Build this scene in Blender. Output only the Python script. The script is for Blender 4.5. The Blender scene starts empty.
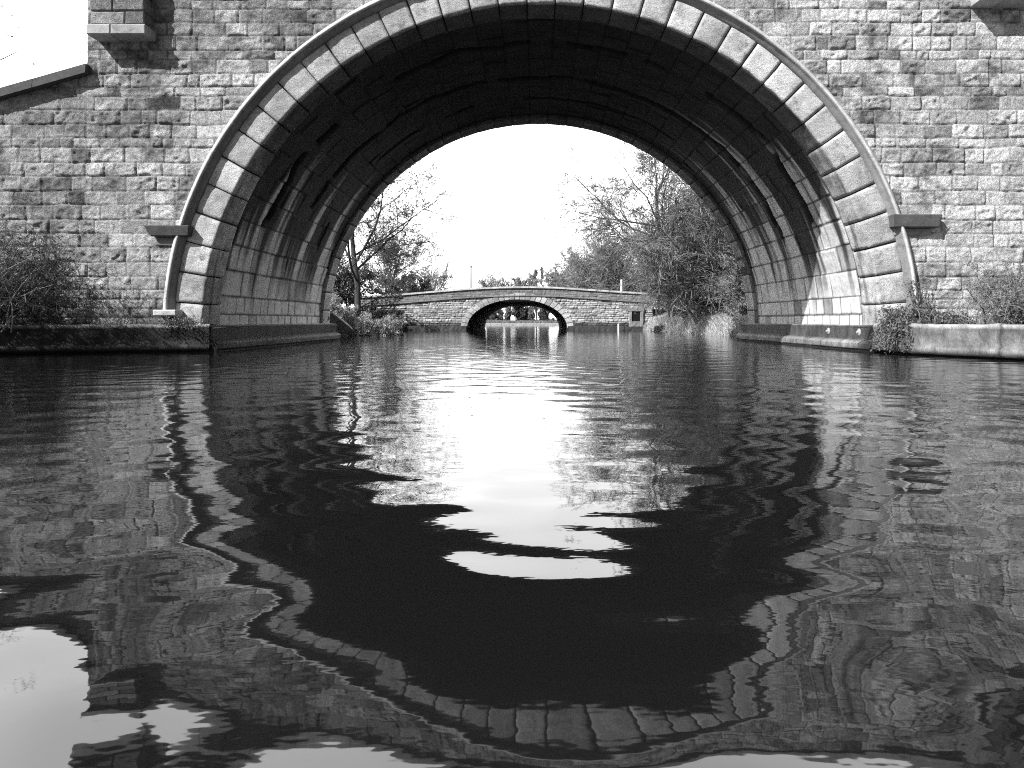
import bpy, math, random
import numpy as np
from mathutils import Vector, Matrix

rng = np.random.default_rng(7)
R = random.Random(11)
scene = bpy.context.scene
COL = scene.collection
rad = math.radians

# ------------------------------------------------------------------ camera
F = 740.0                       # focal length in pixels (1024 wide)
CX, CZ = -0.1, 0.5
cam_d = bpy.data.cameras.new('camera')
cam = bpy.data.objects.new('camera', cam_d)
COL.objects.link(cam)
cam.location = (CX, 0, CZ)
cam.rotation_euler = (rad(90), 0, 0)
cam_d.sensor_width = 36
cam_d.lens = F / 1024 * 36
cam_d.shift_x = -23 / 1024
cam_d.shift_y = -63 / 1024
cam_d.clip_start = 0.05
cam_d.clip_end = 6000
scene.camera = cam

def at(px, py, D):              # pixel + distance -> world point (used as a measuring tool only)
    return ((px - 535) * D / F + CX, D, CZ + (321 - py) * D / F)

# ------------------------------------------------------------------ noise
_tab = {}
def vnoise(x, y, seed=0):
    if seed not in _tab:
        _tab[seed] = np.random.default_rng(1000 + seed).random((256, 256))
    t = _tab[seed]
    x = np.asarray(x, float); y = np.asarray(y, float)
    xi = np.floor(x).astype(int); yi = np.floor(y).astype(int)
    fx = x - xi; fy = y - yi
    fx = fx * fx * (3 - 2 * fx); fy = fy * fy * (3 - 2 * fy)
    a = t[xi & 255, yi & 255]; b = t[(xi + 1) & 255, yi & 255]
    c = t[xi & 255, (yi + 1) & 255]; d = t[(xi + 1) & 255, (yi + 1) & 255]
    return (a * (1 - fx) + b * fx) * (1 - fy) + (c * (1 - fx) + d * fx) * fy

def fbm(x, y, seed=0, oct=4):
    s = 0; a = .5; n = 0
    for i in range(oct):
        s = s + a * vnoise(x * 2 ** i + 17.3 * i, y * 2 ** i + 5.1 * i, seed + i); n += a; a *= .5
    return s / n

def sstep(x, a, b):
    t = np.clip((x - a) / (b - a), 0, 1)
    return t * t * (3 - 2 * t)

# ------------------------------------------------------------------ mesh helpers
LOC = {}
def thing(name, label, cat, loc=(0, 0, 0), group=None):
    o = bpy.data.objects.new(name, None); COL.objects.link(o)
    o.empty_display_size = .2
    o.location = loc
    LOC[o.name] = np.array(loc, float)
    o['label'] = label; o['category'] = cat
    if group: o['group'] = group
    return o

def tag(o, label, cat, group=None):
    o['label'] = label; o['category'] = cat
    if group: o['group'] = group
    return o

def build(name, V, faces, mat, parent=None, tone=None, smooth=False, origin=None, kind=None):
    """V (n,3) world coordinates; faces = (m,4) or (m,3) array, or list of arrays / lists."""
    V = np.asarray(V, float).reshape(-1, 3)
    if parent is not None:
        off = LOC[parent.name]
    else:
        off = np.array(origin if origin is not None else (0, 0, 0), float)
    me = bpy.data.meshes.new(name)
    flist = faces if isinstance(faces, list) else [faces]
    idx = []; tot = []
    for f in flist:
        if isinstance(f, np.ndarray) and f.ndim == 2:
            idx.append(f.reshape(-1)); tot.append(np.full(len(f), f.shape[1]))
        else:
            idx.append(np.array(f)); tot.append(np.array([len(f)]))
    idx = np.concatenate(idx).astype(np.int32); tot = np.concatenate(tot).astype(np.int32)
    start = np.concatenate([[0], np.cumsum(tot)[:-1]]).astype(np.int32)
    me.vertices.add(len(V)); me.vertices.foreach_set('co', (V - off).astype(np.float32).reshape(-1))
    me.loops.add(len(idx)); me.loops.foreach_set('vertex_index', idx)
    me.polygons.add(len(tot)); me.polygons.foreach_set('loop_start', start); me.polygons.foreach_set('loop_total', tot)
    me.polygons.foreach_set('use_smooth', np.full(len(tot), smooth))
    me.update(calc_edges=True)
    if tone is not None:
        at_ = me.attributes.new('tone', 'FLOAT', 'POINT')
        at_.data.foreach_set('value', np.asarray(tone, np.float32).reshape(-1))
    me.validate()
    me.materials.append(mat)
    o = bpy.data.objects.new(name, me); COL.objects.link(o)
    if parent is not None:
        o.parent = parent
        LOC[o.name] = off
    else:
        o.location = off
        LOC[o.name] = off
    if kind: o['kind'] = kind
    return o

def gridfaces(nr, nc, mask=None):
    i = np.arange(nr * nc).reshape(nr, nc)
    f = np.stack([i[:-1, :-1], i[:-1, 1:], i[1:, 1:], i[1:, :-1]], -1)
    if mask is not None: f = f[mask]
    return f.reshape(-1, 4)

def compact(V, Fc, T=None):
    used = np.unique(Fc); remap = np.full(len(V), -1); remap[used] = np.arange(len(used))
    return V[used], remap[Fc], (None if T is None else T[used])

class MB:
    """collects shapes into one mesh"""
    def __init__(s): s.V = []; s.Fc = []; s.T = []; s.n = 0
    def add(s, V, faces, tone=.3):
        V = np.asarray(V, float).reshape(-1, 3)
        s.V.append(V)
        for f in (faces if isinstance(faces, list) else [faces]):
            s.Fc.append(np.asarray(f) + s.n)
        s.T.append(np.full(len(V), tone) if np.isscalar(tone) else np.asarray(tone))
        s.n += len(V)
    def build(s, name, mat, parent=None, **k):
        fs = []
        for nn in (3, 4):
            a = [f for f in s.Fc if f.ndim == 2 and f.shape[1] == nn]
            if a: fs.append(np.concatenate(a))
        for f in s.Fc:
            if f.ndim == 1: fs.append(f)
        return build(name, np.concatenate(s.V), fs, mat, parent, tone=np.concatenate(s.T), **k)
    def box(s, x0, x1, y0, y1, z0, z1, tone=.3, bev=.015, top=None, bot=None, rough=.006):
        """bevelled, slightly irregular stone slab; top / bot = (dx0,dx1,dy0) insets of the upper / lower face"""
        t = top or (0, 0, 0); b = bot or (0, 0, 0)
        nx = max(2, int((x1 - x0) / .12)); ny = max(2, int((y1 - y0) / .12)); nz = max(2, int((z1 - z0) / .12))
        def ax(n, L):
            e = min(bev, L * .3) / L
            return np.concatenate([[0, e], np.linspace(e, 1 - e, n + 1)[1:-1], [1 - e, 1]]) if n > 1 else np.array([0, e, 1 - e, 1])
        ux, uy, uz = ax(nx, x1 - x0), ax(ny, y1 - y0), ax(nz, z1 - z0)
        def emit(A, B, fix, ax_):
            a, bb = np.meshgrid(A, B, indexing='ij')
            c = np.full_like(a, fix)
            P = {0: (c, a, bb), 1: (a, c, bb), 2: (a, bb, c)}[ax_]
            u, v, w = [p.copy() for p in P]
            # rounding: pull points that are extreme on two or more axes
            ex, ey, ez = [np.where((q < 1e-6) | (q > 1 - 1e-6), 1., 0.) for q in (u, v, w)]
            cnt = ex + ey + ez
            k = np.where(cnt >= 2, .45 * bev, 0)
            X = x0 + (x1 - x0) * u; Y = y0 + (y1 - y0) * v; Z = z0 + (z1 - z0) * w
            X = X + (1 - w) * np.where(u < .5, b[0], -b[1]) * 1.0 + w * np.where(u < .5, t[0], -t[1])
            Y = Y + ((1 - w) * b[2] + w * t[2]) * (1 - v)
            X = X + np.where(u < .5, 1, -1) * ex * k; Y = Y + np.where(v < .5, 1, -1) * ey * k; Z = Z + np.where(w < .5, 1, -1) * ez * k
            nn = (fbm(X * 7 + Z * 3, Y * 7 + Z * 5, 40) - .5) * 2 * rough
            X = X + nn; Z = Z + nn * .6; Y = Y + nn * .7
            nr, nc = X.shape
            s.add(np.stack([X, Y, Z], -1), gridfaces(nr, nc), tone)
        emit(uy, uz, 0, 0); emit(uy, uz, 1, 0); emit(ux, uz, 0, 1); emit(ux, uz, 1, 1); emit(ux, uy, 0, 2); emit(ux, uy, 1, 2)
    def tube(s, pts, r0, r1, n=4, tone=.3, cap=False):
        P = [Vector(p) for p in pts]
        m = len(P)
        verts = []
        d0 = (P[1] - P[0]).normalized()
        ref = Vector((0, 0, 1)) if abs(d0.z) < .9 else Vector((1, 0, 0))
        a = d0.cross(ref).normalized()
        for i in range(m):
            d = (P[min(i + 1, m - 1)] - P[max(i - 1, 0)])
            if d.length < 1e-9: d = d0
            d.normalize()
            a = (a - d * a.dot(d)).normalized()
            b = d.cross(a)
            r = r0 + (r1 - r0) * i / (m - 1)
            for k in range(n):
                t = 2 * math.pi * k / n
                q = P[i] + a * (r * math.cos(t)) + b * (r * math.sin(t))
                verts.append((q.x, q.y, q.z))
        f = []
        for i in range(m - 1):
            for k in range(n):
                k2 = (k + 1) % n
                f.append((i * n + k, i * n + k2, (i + 1) * n + k2, (i + 1) * n + k))
        fs = [np.array(f)]
        if cap:
            fs.append(np.arange(n)[::-1]); fs.append(np.arange(n) + (m - 1) * n)
        s.add(verts, fs, tone)
    def leaves(s, C, size, tones, flat=0.0, r=None):
        """bent four-corner leaves at centres C"""
        r = r or rng
        C = np.asarray(C, float); n = len(C)
        a = r.normal(size=(n, 3)); a /= np.linalg.norm(a, axis=1)[:, None]
        b = r.normal(size=(n, 3)); b -= a * (a * b).sum(1)[:, None]; b /= np.linalg.norm(b, axis=1)[:, None]
        sz = size * r.uniform(.6, 1.3, (n, 1))
        nrm = np.cross(a, b)
        V = np.stack([C - a * sz, C + b * sz * .5 + nrm * sz * .12, C + a * sz, C - b * sz * .5 + nrm * sz * .12], 1).reshape(-1, 3)
        s.add(V, np.arange(4 * n).reshape(n, 4), np.repeat(tones, 4))

# ------------------------------------------------------------------ materials (a black-and-white place: every colour is a grey)
def nt(name):
    m = bpy.data.materials.new(name); m.use_nodes = True
    n = m.node_tree.nodes; l = m.node_tree.links
    return m, n, l, n['Principled BSDF']

def node(n, typ, **kw):
    x = n.new(typ)
    for k, v in kw.items():
        setattr(x, k, v)
    return x

def stone(name, mot=(.72, 1.25), scale=14, fine=90, bump=.5, dist=.012, rough=.88, spots=.0, stretch=(1, 1, 1), fc=(.72, 1.25)):
    m, n, l, P = nt(name)
    tc = node(n, 'ShaderNodeTexCoord')
    mp = node(n, 'ShaderNodeMapping'); mp.inputs['Scale'].default_value = stretch
    l.new(tc.outputs['Object'], mp.inputs['Vector'])
    at_ = node(n, 'ShaderNodeAttribute', attribute_name='tone')
    n1 = node(n, 'ShaderNodeTexNoise'); n1.inputs['Scale'].default_value = scale; n1.inputs['Detail'].default_value = 8; n1.inputs['Roughness'].default_value = .68
    n2 = node(n, 'ShaderNodeTexNoise'); n2.inputs['Scale'].default_value = fine; n2.inputs['Detail'].default_value = 4; n2.inputs['Roughness'].default_value = .7
    for q in (n1, n2): l.new(mp.outputs['Vector'], q.inputs['Vector'])
    mr = node(n, 'ShaderNodeMapRange'); mr.inputs[1].default_value = .3; mr.inputs[2].default_value = .7; mr.inputs[3].default_value = mot[0]; mr.inputs[4].default_value = mot[1]
    l.new(n1.outputs['Fac'], mr.inputs[0])
    mr2 = node(n, 'ShaderNodeMapRange'); mr2.inputs[1].default_value = .3; mr2.inputs[2].default_value = .7; mr2.inputs[3].default_value = fc[0]; mr2.inputs[4].default_value = fc[1]
    l.new(n2.outputs['Fac'], mr2.inputs[0])
    a = node(n, 'ShaderNodeMath', operation='MULTIPLY'); l.new(at_.outputs['Fac'], a.inputs[0]); l.new(mr.outputs[0], a.inputs[1])
    b = node(n, 'ShaderNodeMath', operation='MULTIPLY'); l.new(a.outputs[0], b.inputs[0]); l.new(mr2.outputs[0], b.inputs[1])
    out = b
    if spots > 0:       # lichen / dirt spots with a shape of their own
        n3 = node(n, 'ShaderNodeTexNoise'); n3.inputs['Scale'].default_value = 5; n3.inputs['Detail'].default_value = 9; n3.inputs['Roughness'].default_value = .75
        l.new(tc.outputs['Object'], n3.inputs['Vector'])
        mr3 = node(n, 'ShaderNodeMapRange'); mr3.inputs[1].default_value = .55; mr3.inputs[2].default_value = .64; mr3.inputs[3].default_value = 1; mr3.inputs[4].default_value = 1 - spots
        l.new(n3.outputs['Fac'], mr3.inputs[0])
        c = node(n, 'ShaderNodeMath', operation='MULTIPLY'); l.new(b.outputs[0], c.inputs[0]); l.new(mr3.outputs[0], c.inputs[1]); out = c
    cl = node(n, 'ShaderNodeClamp'); cl.inputs[1].default_value = .004; cl.inputs[2].default_value = .8
    l.new(out.outputs[0], cl.inputs[0])
    l.new(cl.outputs[0], P.inputs['Base Color'])
    P.inputs['Roughness'].default_value = rough
    P.inputs['Specular IOR Level'].default_value = .25
    ad = node(n, 'ShaderNodeMath', operation='ADD'); l.new(n1.outputs['Fac'], ad.inputs[0]); l.new(n2.outputs['Fac'], ad.inputs[1])
    bp = node(n, 'ShaderNodeBump'); bp.inputs['Strength'].default_value = bump; bp.inputs['Distance'].default_value = dist
    l.new(ad.outputs[0], bp.inputs['Height']); l.new(bp.outputs[0], P.inputs['Normal'])
    return m

M_WALL = stone('rock_faced_stone', mot=(.6, 1.35), scale=18, fine=62, bump=1.0, dist=.03, spots=.5, fc=(.42, 1.55))
M_VOUS = stone('tooled_stone', mot=(.8, 1.18), scale=9, fine=55, bump=1.0, dist=.022, spots=.5, stretch=(1, 1, 1.8), fc=(.5, 1.45))
M_VAULT = stone('vault_stone', mot=(.75, 1.2), scale=7, fine=50, bump=.5, dist=.01)
M_TRIM = stone('weathered_trim_stone', mot=(.75, 1.2), scale=8, fine=60, bump=.5, dist=.01, spots=.3)
M_SLATE = stone('dark_coping_stone', mot=(.7, 1.3), scale=10, fine=60, bump=.5, dist=.01)
M_CONC = stone('wet_concrete', mot=(.45, 1.6), scale=6, fine=45, bump=.9, dist=.02, rough=.7, spots=.3, stretch=(1, 1, .45))
M_FAR = stone('rubble_stone', mot=(.6, 1.35), scale=5, fine=22, bump=.8, dist=.03, spots=.3)
M_BARK = stone('bark', mot=(.6, 1.3), scale=6, fine=30, bump=.8, dist=.02)
M_TWIG = stone('twig', mot=(.8, 1.2), scale=2, fine=9, bump=.1)
M_METAL = stone('painted_metal', mot=(.9, 1.1), scale=5, fine=40, bump=.1, rough=.5)

def leafmat(name):
    m, n, l, P = nt(name)
    a = node(n, 'ShaderNodeAttribute', attribute_name='tone')
    l.new(a.outputs['Fac'], P.inputs['Base Color'])
    P.inputs['Roughness'].default_value = .6
    P.inputs['Specular IOR Level'].default_value = .3
    t = node(n, 'ShaderNodeBsdfTranslucent'); l.new(a.outputs['Fac'], t.inputs['Color'])
    mx = node(n, 'ShaderNodeMixShader'); mx.inputs[0].default_value = .25
    l.new(P.outputs[0], mx.inputs[1]); l.new(t.outputs[0], mx.inputs[2])
    l.new(mx.outputs[0], n['Material Output'].inputs['Surface'])
    return m
M_LEAF = leafmat('leaf')

def groundmat():
    m, n, l, P = nt('earth_and_grass')
    tc = node(n, 'ShaderNodeTexCoord')
    n1 = node(n, 'ShaderNodeTexNoise'); n1.inputs['Scale'].default_value = 1.3; n1.inputs['Detail'].default_value = 10; n1.inputs['Roughness'].default_value = .7
    n2 = node(n, 'ShaderNodeTexNoise'); n2.inputs['Scale'].default_value = 25; n2.inputs['Detail'].default_value = 5
    l.new(tc.outputs['Object'], n1.inputs['Vector']); l.new(tc.outputs['Object'], n2.inputs['Vector'])
    mx = node(n, 'ShaderNodeMath', operation='MULTIPLY'); l.new(n1.outputs['Fac'], mx.inputs[0]); l.new(n2.outputs['Fac'], mx.inputs[1])
    cr = node(n, 'ShaderNodeValToRGB')
    cr.color_ramp.elements[0].position = .12; cr.color_ramp.elements[0].color = (.035, .035, .035, 1)
    cr.color_ramp.elements[1].position = .4; cr.color_ramp.elements[1].color = (.17, .17, .17, 1)
    l.new(mx.outputs[0], cr.inputs[0]); l.new(cr.outputs[0], P.inputs['Base Color'])
    P.inputs['Roughness'].default_value = .95
    bp = node(n, 'ShaderNodeBump'); bp.inputs['Strength'].default_value = .8; bp.inputs['Distance'].default_value = .06
    l.new(mx.outputs[0], bp.inputs['Height']); l.new(bp.outputs[0], P.inputs['Normal'])
    return m
M_GROUND = groundmat()

def watermat():
    m, n, l, P = nt('dark_water')
    P.inputs['Base Color'].default_value = (.005, .005, .005, 1)
    P.inputs['Roughness'].default_value = .02
    P.inputs['IOR'].default_value = 1.52
    tc = node(n, 'ShaderNodeTexCoord')
    mp = node(n, 'ShaderNodeMapping'); mp.inputs['Scale'].default_value = (1, 1.6, 1)
    l.new(tc.outputs['Object'], mp.inputs['Vector'])
    n1 = node(n, 'ShaderNodeTexNoise'); n1.inputs['Scale'].default_value = 7; n1.inputs['Detail'].default_value = 3
    l.new(mp.outputs[0], n1.inputs['Vector'])
    bp = node(n, 'ShaderNodeBump'); bp.inputs['Distance'].default_value = .02
    sx = node(n, 'ShaderNodeSeparateXYZ'); l.new(tc.outputs['Object'], sx.inputs[0])
    mw = node(n, 'ShaderNodeMapRange'); l.new(sx.outputs['Y'], mw.inputs[0]); mw.inputs[1].default_value = 1.5; mw.inputs[2].default_value = 9; mw.inputs[3].default_value = .02; mw.inputs[4].default_value = .14
    l.new(mw.outputs[0], bp.inputs['Strength'])
    l.new(n1.outputs['Fac'], bp.inputs['Height']); l.new(bp.outputs[0], P.inputs['Normal'])
    return m
M_WATER = watermat()

# ------------------------------------------------------------------ world, sun
SUN = Vector((-1.2, -1, 1.38)).normalized()      # direction towards the sun
w = bpy.data.worlds.new('World'); scene.world = w; w.use_nodes = True
n = w.node_tree.nodes; l = w.node_tree.links
bg = n['Background']
sky = node(n, 'ShaderNodeTexSky', sky_type='NISHITA'); sky.sun_disc = False
sky.sun_elevation = math.asin(SUN.z); sky.sun_rotation = math.atan2(SUN.x, SUN.y)
sky.air_density = 1.2; sky.dust_density = 2
bw = node(n, 'ShaderNodeRGBToBW'); l.new(sky.outputs[0], bw.inputs[0])
tc = node(n, 'ShaderNodeTexCoord')
sp = node(n, 'ShaderNodeSeparateXYZ'); l.new(tc.outputs['Generated'], sp.inputs[0])
nz = node(n, 'ShaderNodeTexNoise'); nz.inputs['Scale'].default_value = 2.2; nz.inputs['Detail'].default_value = 5
l.new(tc.outputs['Generated'], nz.inputs['Vector'])
# a bright bank of thin cloud fills the half of the sky beyond the bridge
ad = node(n, 'ShaderNodeMath', operation='MULTIPLY_ADD'); l.new(nz.outputs['Fac'], ad.inputs[0]); ad.inputs[1].default_value = .5
l.new(sp.outputs['Y'], ad.inputs[2])
mr = node(n, 'ShaderNodeMapRange', interpolation_type='SMOOTHSTEP'); l.new(ad.outputs[0], mr.inputs[0])
mr.inputs[1].default_value = .25; mr.inputs[2].default_value = .8
cm = node(n, 'ShaderNodeMapRange'); l.new(nz.outputs['Fac'], cm.inputs[0]); cm.inputs[1].default_value = .3; cm.inputs[2].default_value = .7
cm.inputs[3].default_value = 31; cm.inputs[4].default_value = 44
mx = node(n, 'ShaderNodeMix', data_type='FLOAT')
l.new(mr.outputs[0], mx.inputs[0]); l.new(bw.outputs[0], mx.inputs[2]); l.new(cm.outputs[0], mx.inputs[3])
l.new(mx.outputs[0], bg.inputs['Color']); bg.inputs['Strength'].default_value = .05

sd = bpy.data.lights.new('sun', 'SUN'); sd.energy = 5; sd.angle = rad(.5); sd.color = (1, 1, 1)
so = bpy.data.objects.new('sun', sd); COL.objects.link(so)
so.rotation_euler = SUN.to_track_quat('Z', 'Y').to_euler(); so.location = (-20, -30, 40)
scene.view_settings.view_transform = 'Standard'; scene.view_settings.look = 'None'
scene.view_settings.exposure = 0.85; scene.view_settings.gamma = 1
scene.render.engine = 'CYCLES'
scene.cycles.max_bounces = 6; scene.cycles.diffuse_bounces = 3; scene.cycles.glossy_bounces = 3
scene.cycles.use_denoising = False
scene.cycles.filter_width = 1.1
scene.cycles.sample_clamp_indirect = 4

# ------------------------------------------------------------------ terrain
def xl(y):
    return np.interp(y, [-60, 6, 11.5, 12, 19.4, 24, 28, 36, 38.6, 39, 53, 54, 62, 82], [-15, -15, -9, -5.7, -5.7, -5.9, -6.2, -7.2, -7.5, -7.6, -7.6, -7.7, -8, -9])
def xr(y):
    return np.interp(y, [-60, 0, 11, 12, 19.4, 24, 36, 38.6, 39, 53, 54, 62, 82], [11, 10, 6.5, 5.7, 5.7, 5.9, 5.6, 5.2, 5.2, 5.2, 4.6, 2.6, 3.2])
def gz(x, y):
    x = np.asarray(x, float); y = np.asarray(y, float)
    d = np.maximum(xl(y) - x, x - xr(y))
    d = np.maximum(d, (y - 82)); d = np.maximum(d, -60 - y)
    up = sstep(d, 0, .7)
    z = -1.1 + up * 1.38 + np.clip(d - .6, 0, 40) * .012
    b2 = np.where((y > 19.5) & (y < 39) & (x > 0), np.clip(d - .3, 0, 6) * .22, 0)
    b3 = np.where((y > 19.5) & (y < 39) & (x < 0), np.clip(d - .3, 0, 6) * .16, 0)
    z = z + b2 + b3
    # approach road of the big bridge
    ax = np.abs(x)
    road = 4.25 - .28 * (ax - 7.2)
    fall = np.where(y > 19.2, road - (y - 19.2) * .8, road)
    fall = np.where(y < 12.25, -5, fall)
    z = np.where(ax > 7.0, np.maximum(z, fall), z)
    # approach of the small bridge
    r2 = np.interp(x, [-40, -9, -7.6, 5.4, 7, 40], [.6, 1.0, 1.1, 1.2, 1.1, .6])
    e2 = np.minimum(sstep(y, 37.5, 40), 1 - sstep(y, 52, 56))
    z = np.where((d > .2), np.maximum(z, -1 + e2 * (r2 + 1)), z)
    return z + (fbm(x * .6, y * .6, 3) - .5) * .18 * up

def axis(parts):
    return np.unique(np.concatenate(parts))
gx = axis([np.arange(-26, 26, .4), -26 - np.geomspace(1, 3000, 40), 26 + np.geomspace(1, 3000, 40)])
gy = axis([np.arange(-12, 100, .4), [12.24, 12.26], -12 - np.geomspace(1, 3000, 36), 100 + np.geomspace(1, 3500, 40)])
XX, YY = np.meshgrid(gx, gy)
ZZ = gz(XX, YY)
build('ground', np.stack([XX, YY, ZZ], -1), gridfaces(len(gy), len(gx)), M_GROUND, smooth=True, kind='structure')

# ------------------------------------------------------------------ water with real ripples
def waves(x, y):

    r = np.random.default_rng(8)
    z = np.zeros_like(x)
    for i in range(80):
        lam = .16 * (.62 / .16) ** r.random()
        th = math.pi / 2 + r.normal() * .8           # crests mostly run across the canal
        k = 2 * math.pi / lam
        slope = .0050 * (1.0 if lam > .24 else .7)
        A = slope / k
        ph = r.uniform(0, 6.28)
        wx = k * math.cos(th); wy = k * math.sin(th)
        z += A * np.sin(wx * x + wy * y + ph)
    g = .5 + 1.0 * fbm(x * .35, y * .28, 21, 3)
    g = g * np.interp(y, [0, 4, 9, 14, 25, 60], [.75, .8, .7, .5, .3, .22])
    return z * g
wy = [0.35]
while wy[-1] < 84:
    wy.append(wy[-1] + max(.018, min(.11, .0042 * wy[-1] + .012)))
wy = np.array(wy + [90.0])
wy = np.concatenate([[-70, -30, -10, -3, -1, -.3, 0.0, .2], wy])
s_ = np.linspace(-1, 1, 620)
wxs = np.sinh(s_ * 2.2) / math.sinh(2.2) * 20
WX, WY = np.meshgrid(wxs, wy)
damp = sstep(-WY, -.3, 0.6)
WZ = waves(WX, WY) * (1 - damp) * sstep(20 - np.abs(WX), 0, 4)
build('water', np.stack([WX, WY, WZ], -1), gridfaces(len(wy), len(wxs)), M_WATER, smooth=True, kind='structure')

# ------------------------------------------------------------------ masonry sheet generator
def layout(z0, z1, x0, x1, hc, lb, seed):
    r = np.random.default_rng(seed)
    zs = [z0]
    while zs[-1] < z1: zs.append(zs[-1] + r.choice(hc))
    xs = []
    for i in range(len(zs) - 1):
        q = [x0 - r.uniform(0, lb[1])]
        while q[-1] < x1: q.append(q[-1] + r.uniform(*lb) * (.6 if r.random() < .12 else 1))
        xs.append(np.array(q))
    return np.array(zs), xs

def masonry(U, W, lay, seed, tones, mortar=.3, joint=.011, relief=.028, rock=.02, warp=.02, dark=.08, light=.07, jw=.02):
    """height (towards the viewer) and tone of a coursed stone face sampled at (U along, W up)"""
    r = np.random.default_rng(seed)
    Uw = U + (fbm(U * 3, W * 3, seed + 50, 3) - .5) * warp * 2
    Ww = W + (fbm(U * 2.2, W * 2.2, seed + 60, 3) - .5) * warp * 2.4
    zs, xs = lay
    ci = np.clip(np.searchsorted(zs, Ww) - 1, 0, len(zs) - 2)
    H = np.zeros_like(U); T = np.zeros_like(U)
    for c in range(len(zs) - 1):
        m = ci == c
        if not m.any(): continue
        u = Uw[m]; v = Ww[m]
        b = np.clip(np.searchsorted(xs[c], u) - 1, 0, len(xs[c]) - 2)
        nb = len(xs[c])
        rnd = r.random(nb); t1 = r.normal(size=nb) * .02; t2 = r.normal(size=nb) * .03
        q = r.random(nb)
        base = tones[0] + (tones[1] - tones[0]) * r.random(nb)
        base = np.where(q < dark, base * r.uniform(.4, .65, nb), base)
        base = np.where(q > 1 - light, np.minimum(base * r.uniform(1.3, 1.6, nb), .62), base)
        ux0 = xs[c][b]; ux1 = xs[c][b + 1]
        dx = np.minimum(u - ux0, ux1 - u); dz = np.minimum(v - zs[c], zs[c + 1] - v)
        jt = joint * (.7 + .9 * vnoise(u * 5, v * 5, seed + 70))
        d = np.minimum(dx, dz)
        # rounded corner
        rr = .03
        cx = np.maximum(rr - dx, 0); cz = np.maximum(rr - dz, 0)
        d = np.where((cx > 0) & (cz > 0), rr - np.sqrt(cx ** 2 + cz ** 2), d)
        mk = sstep(d, jt * .6, jt + jw)
        ro = rnd[b]
        h = relief * (.55 + .6 * ro) + (u - (ux0 + ux1) / 2) * t1[b] + (v - (zs[c] + zs[c + 1]) / 2) * t2[b]
        h += rock * (.25 + ro) * (fbm(u * 11 + 3 * ro, v * 14 + 7 * ro, seed + 80, 4) - .5) * 2 * sstep(d, .0, .06)
        H[m] = h * mk
        stain = .62 + .76 * fbm(u * 4 + 9 * ro, v * 5, seed + 90, 5)
        T[m] = (base[b] * stain) * mk + mortar * (.6 + .8 * vnoise(u * 9, v * 9, seed + 95)) * (1 - mk)
    return H, T

# ================================================================== THE BIG BRIDGE
Y0, Y1 = 12.0, 19.36
ZC = .354
AI, BI = 5.48, 5.30            # soffit of the arch rings
AV, BV = 5.57, 5.39            # barrel between the rings
RO = .47                       # depth of the ring stones
XLW, XRW = -7.35, 8.02         # ends of the upper wall
def topz(x): return 5.95 + .78 * (1 - (np.asarray(x) / 7.6) ** 2)

bridge = thing('arch_bridge', 'large round-arched stone bridge spanning the canal in the foreground', 'bridge', (0, Y0, 0))

def ellipse_outside(x, z, a, b):
    return np.where(z > ZC, (x / a) ** 2 + ((z - ZC) / b) ** 2 > 1, np.abs(x) > a)

def face_sheet(name, x0, x1, z0, z1, step, yfront, hole, topf, lay, seed, tones, mat, parent, flip=1, **kw):
    xs = np.arange(x0, x1 + step * .5, step); zs = np.arange(z0, z1, step)
    xs[-1] = x1
    X, Z = np.meshgrid(xs, zs)
    H, T = masonry(X, Z, lay, seed, tones, **kw)
    tz = topf(X)
    Z2 = np.minimum(Z, tz)
    keep = (Z[:-1, :-1] < tz[:-1, :-1]) & ellipse_outside((X[:-1, :-1] + X[1:, 1:]) / 2, (Z[:-1, :-1] + Z[1:, 1:]) / 2, *hole) if hole else (Z[:-1, :-1] < tz[:-1, :-1])
    V = np.stack([X, yfront - flip * H, Z2], -1).reshape(-1, 3)
    Fc = gridfaces(len(zs), len(xs), keep)
    V, Fc, T = compact(V, Fc, T.reshape(-1))
    return V, Fc, T

LAY = layout(-.2, 7.2, -17, 17, [.21, .22, .225, .235, .245, .22, .15], (.30, .56), 4)
V, Fc, T = face_sheet('spandrel_wall', XLW, XRW, .1, 7.0, .0165, Y0, (AI + .55, BI + .52), topz, LAY, 4, (.30, .58), M_WALL, bridge, joint=.006, relief=.024, rock=.034, mortar=.30, jw=.011)
# the left part of the wall is dirtier, with a blotchy dark crust towards the upper left
xx, zz = V[:, 0], V[:, 2]
crust = sstep(fbm(xx * 1.1 + 3, zz * 1.6, 31, 5) + .14 * sstep(-xx, 4.5, 7.3) * sstep(zz, 3.0, 5.0) + .06 * (xx < 0), .52, .66)
T = T * (1 - .55 * crust * fbm(xx * 9, zz * 12, 35, 3) * 1.6)
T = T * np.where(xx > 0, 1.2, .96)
wash = sstep(fbm(xx * 1.3, zz * 2.0, 44, 3), .6, .75) * (xx > 5.6) * sstep(-zz, -2.9, -1.0)
T = T * (1 - wash) + np.maximum(T, .5) * wash
T = T * (1 - .55 * sstep(-zz - .25 * fbm(xx * 3, zz, 36), -.95, -.45) * (xx < 0))
T = np.clip(T, .02, .62)
build('spandrel_wall', V, Fc, M_WALL, bridge, tone=T, smooth=True)

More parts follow.
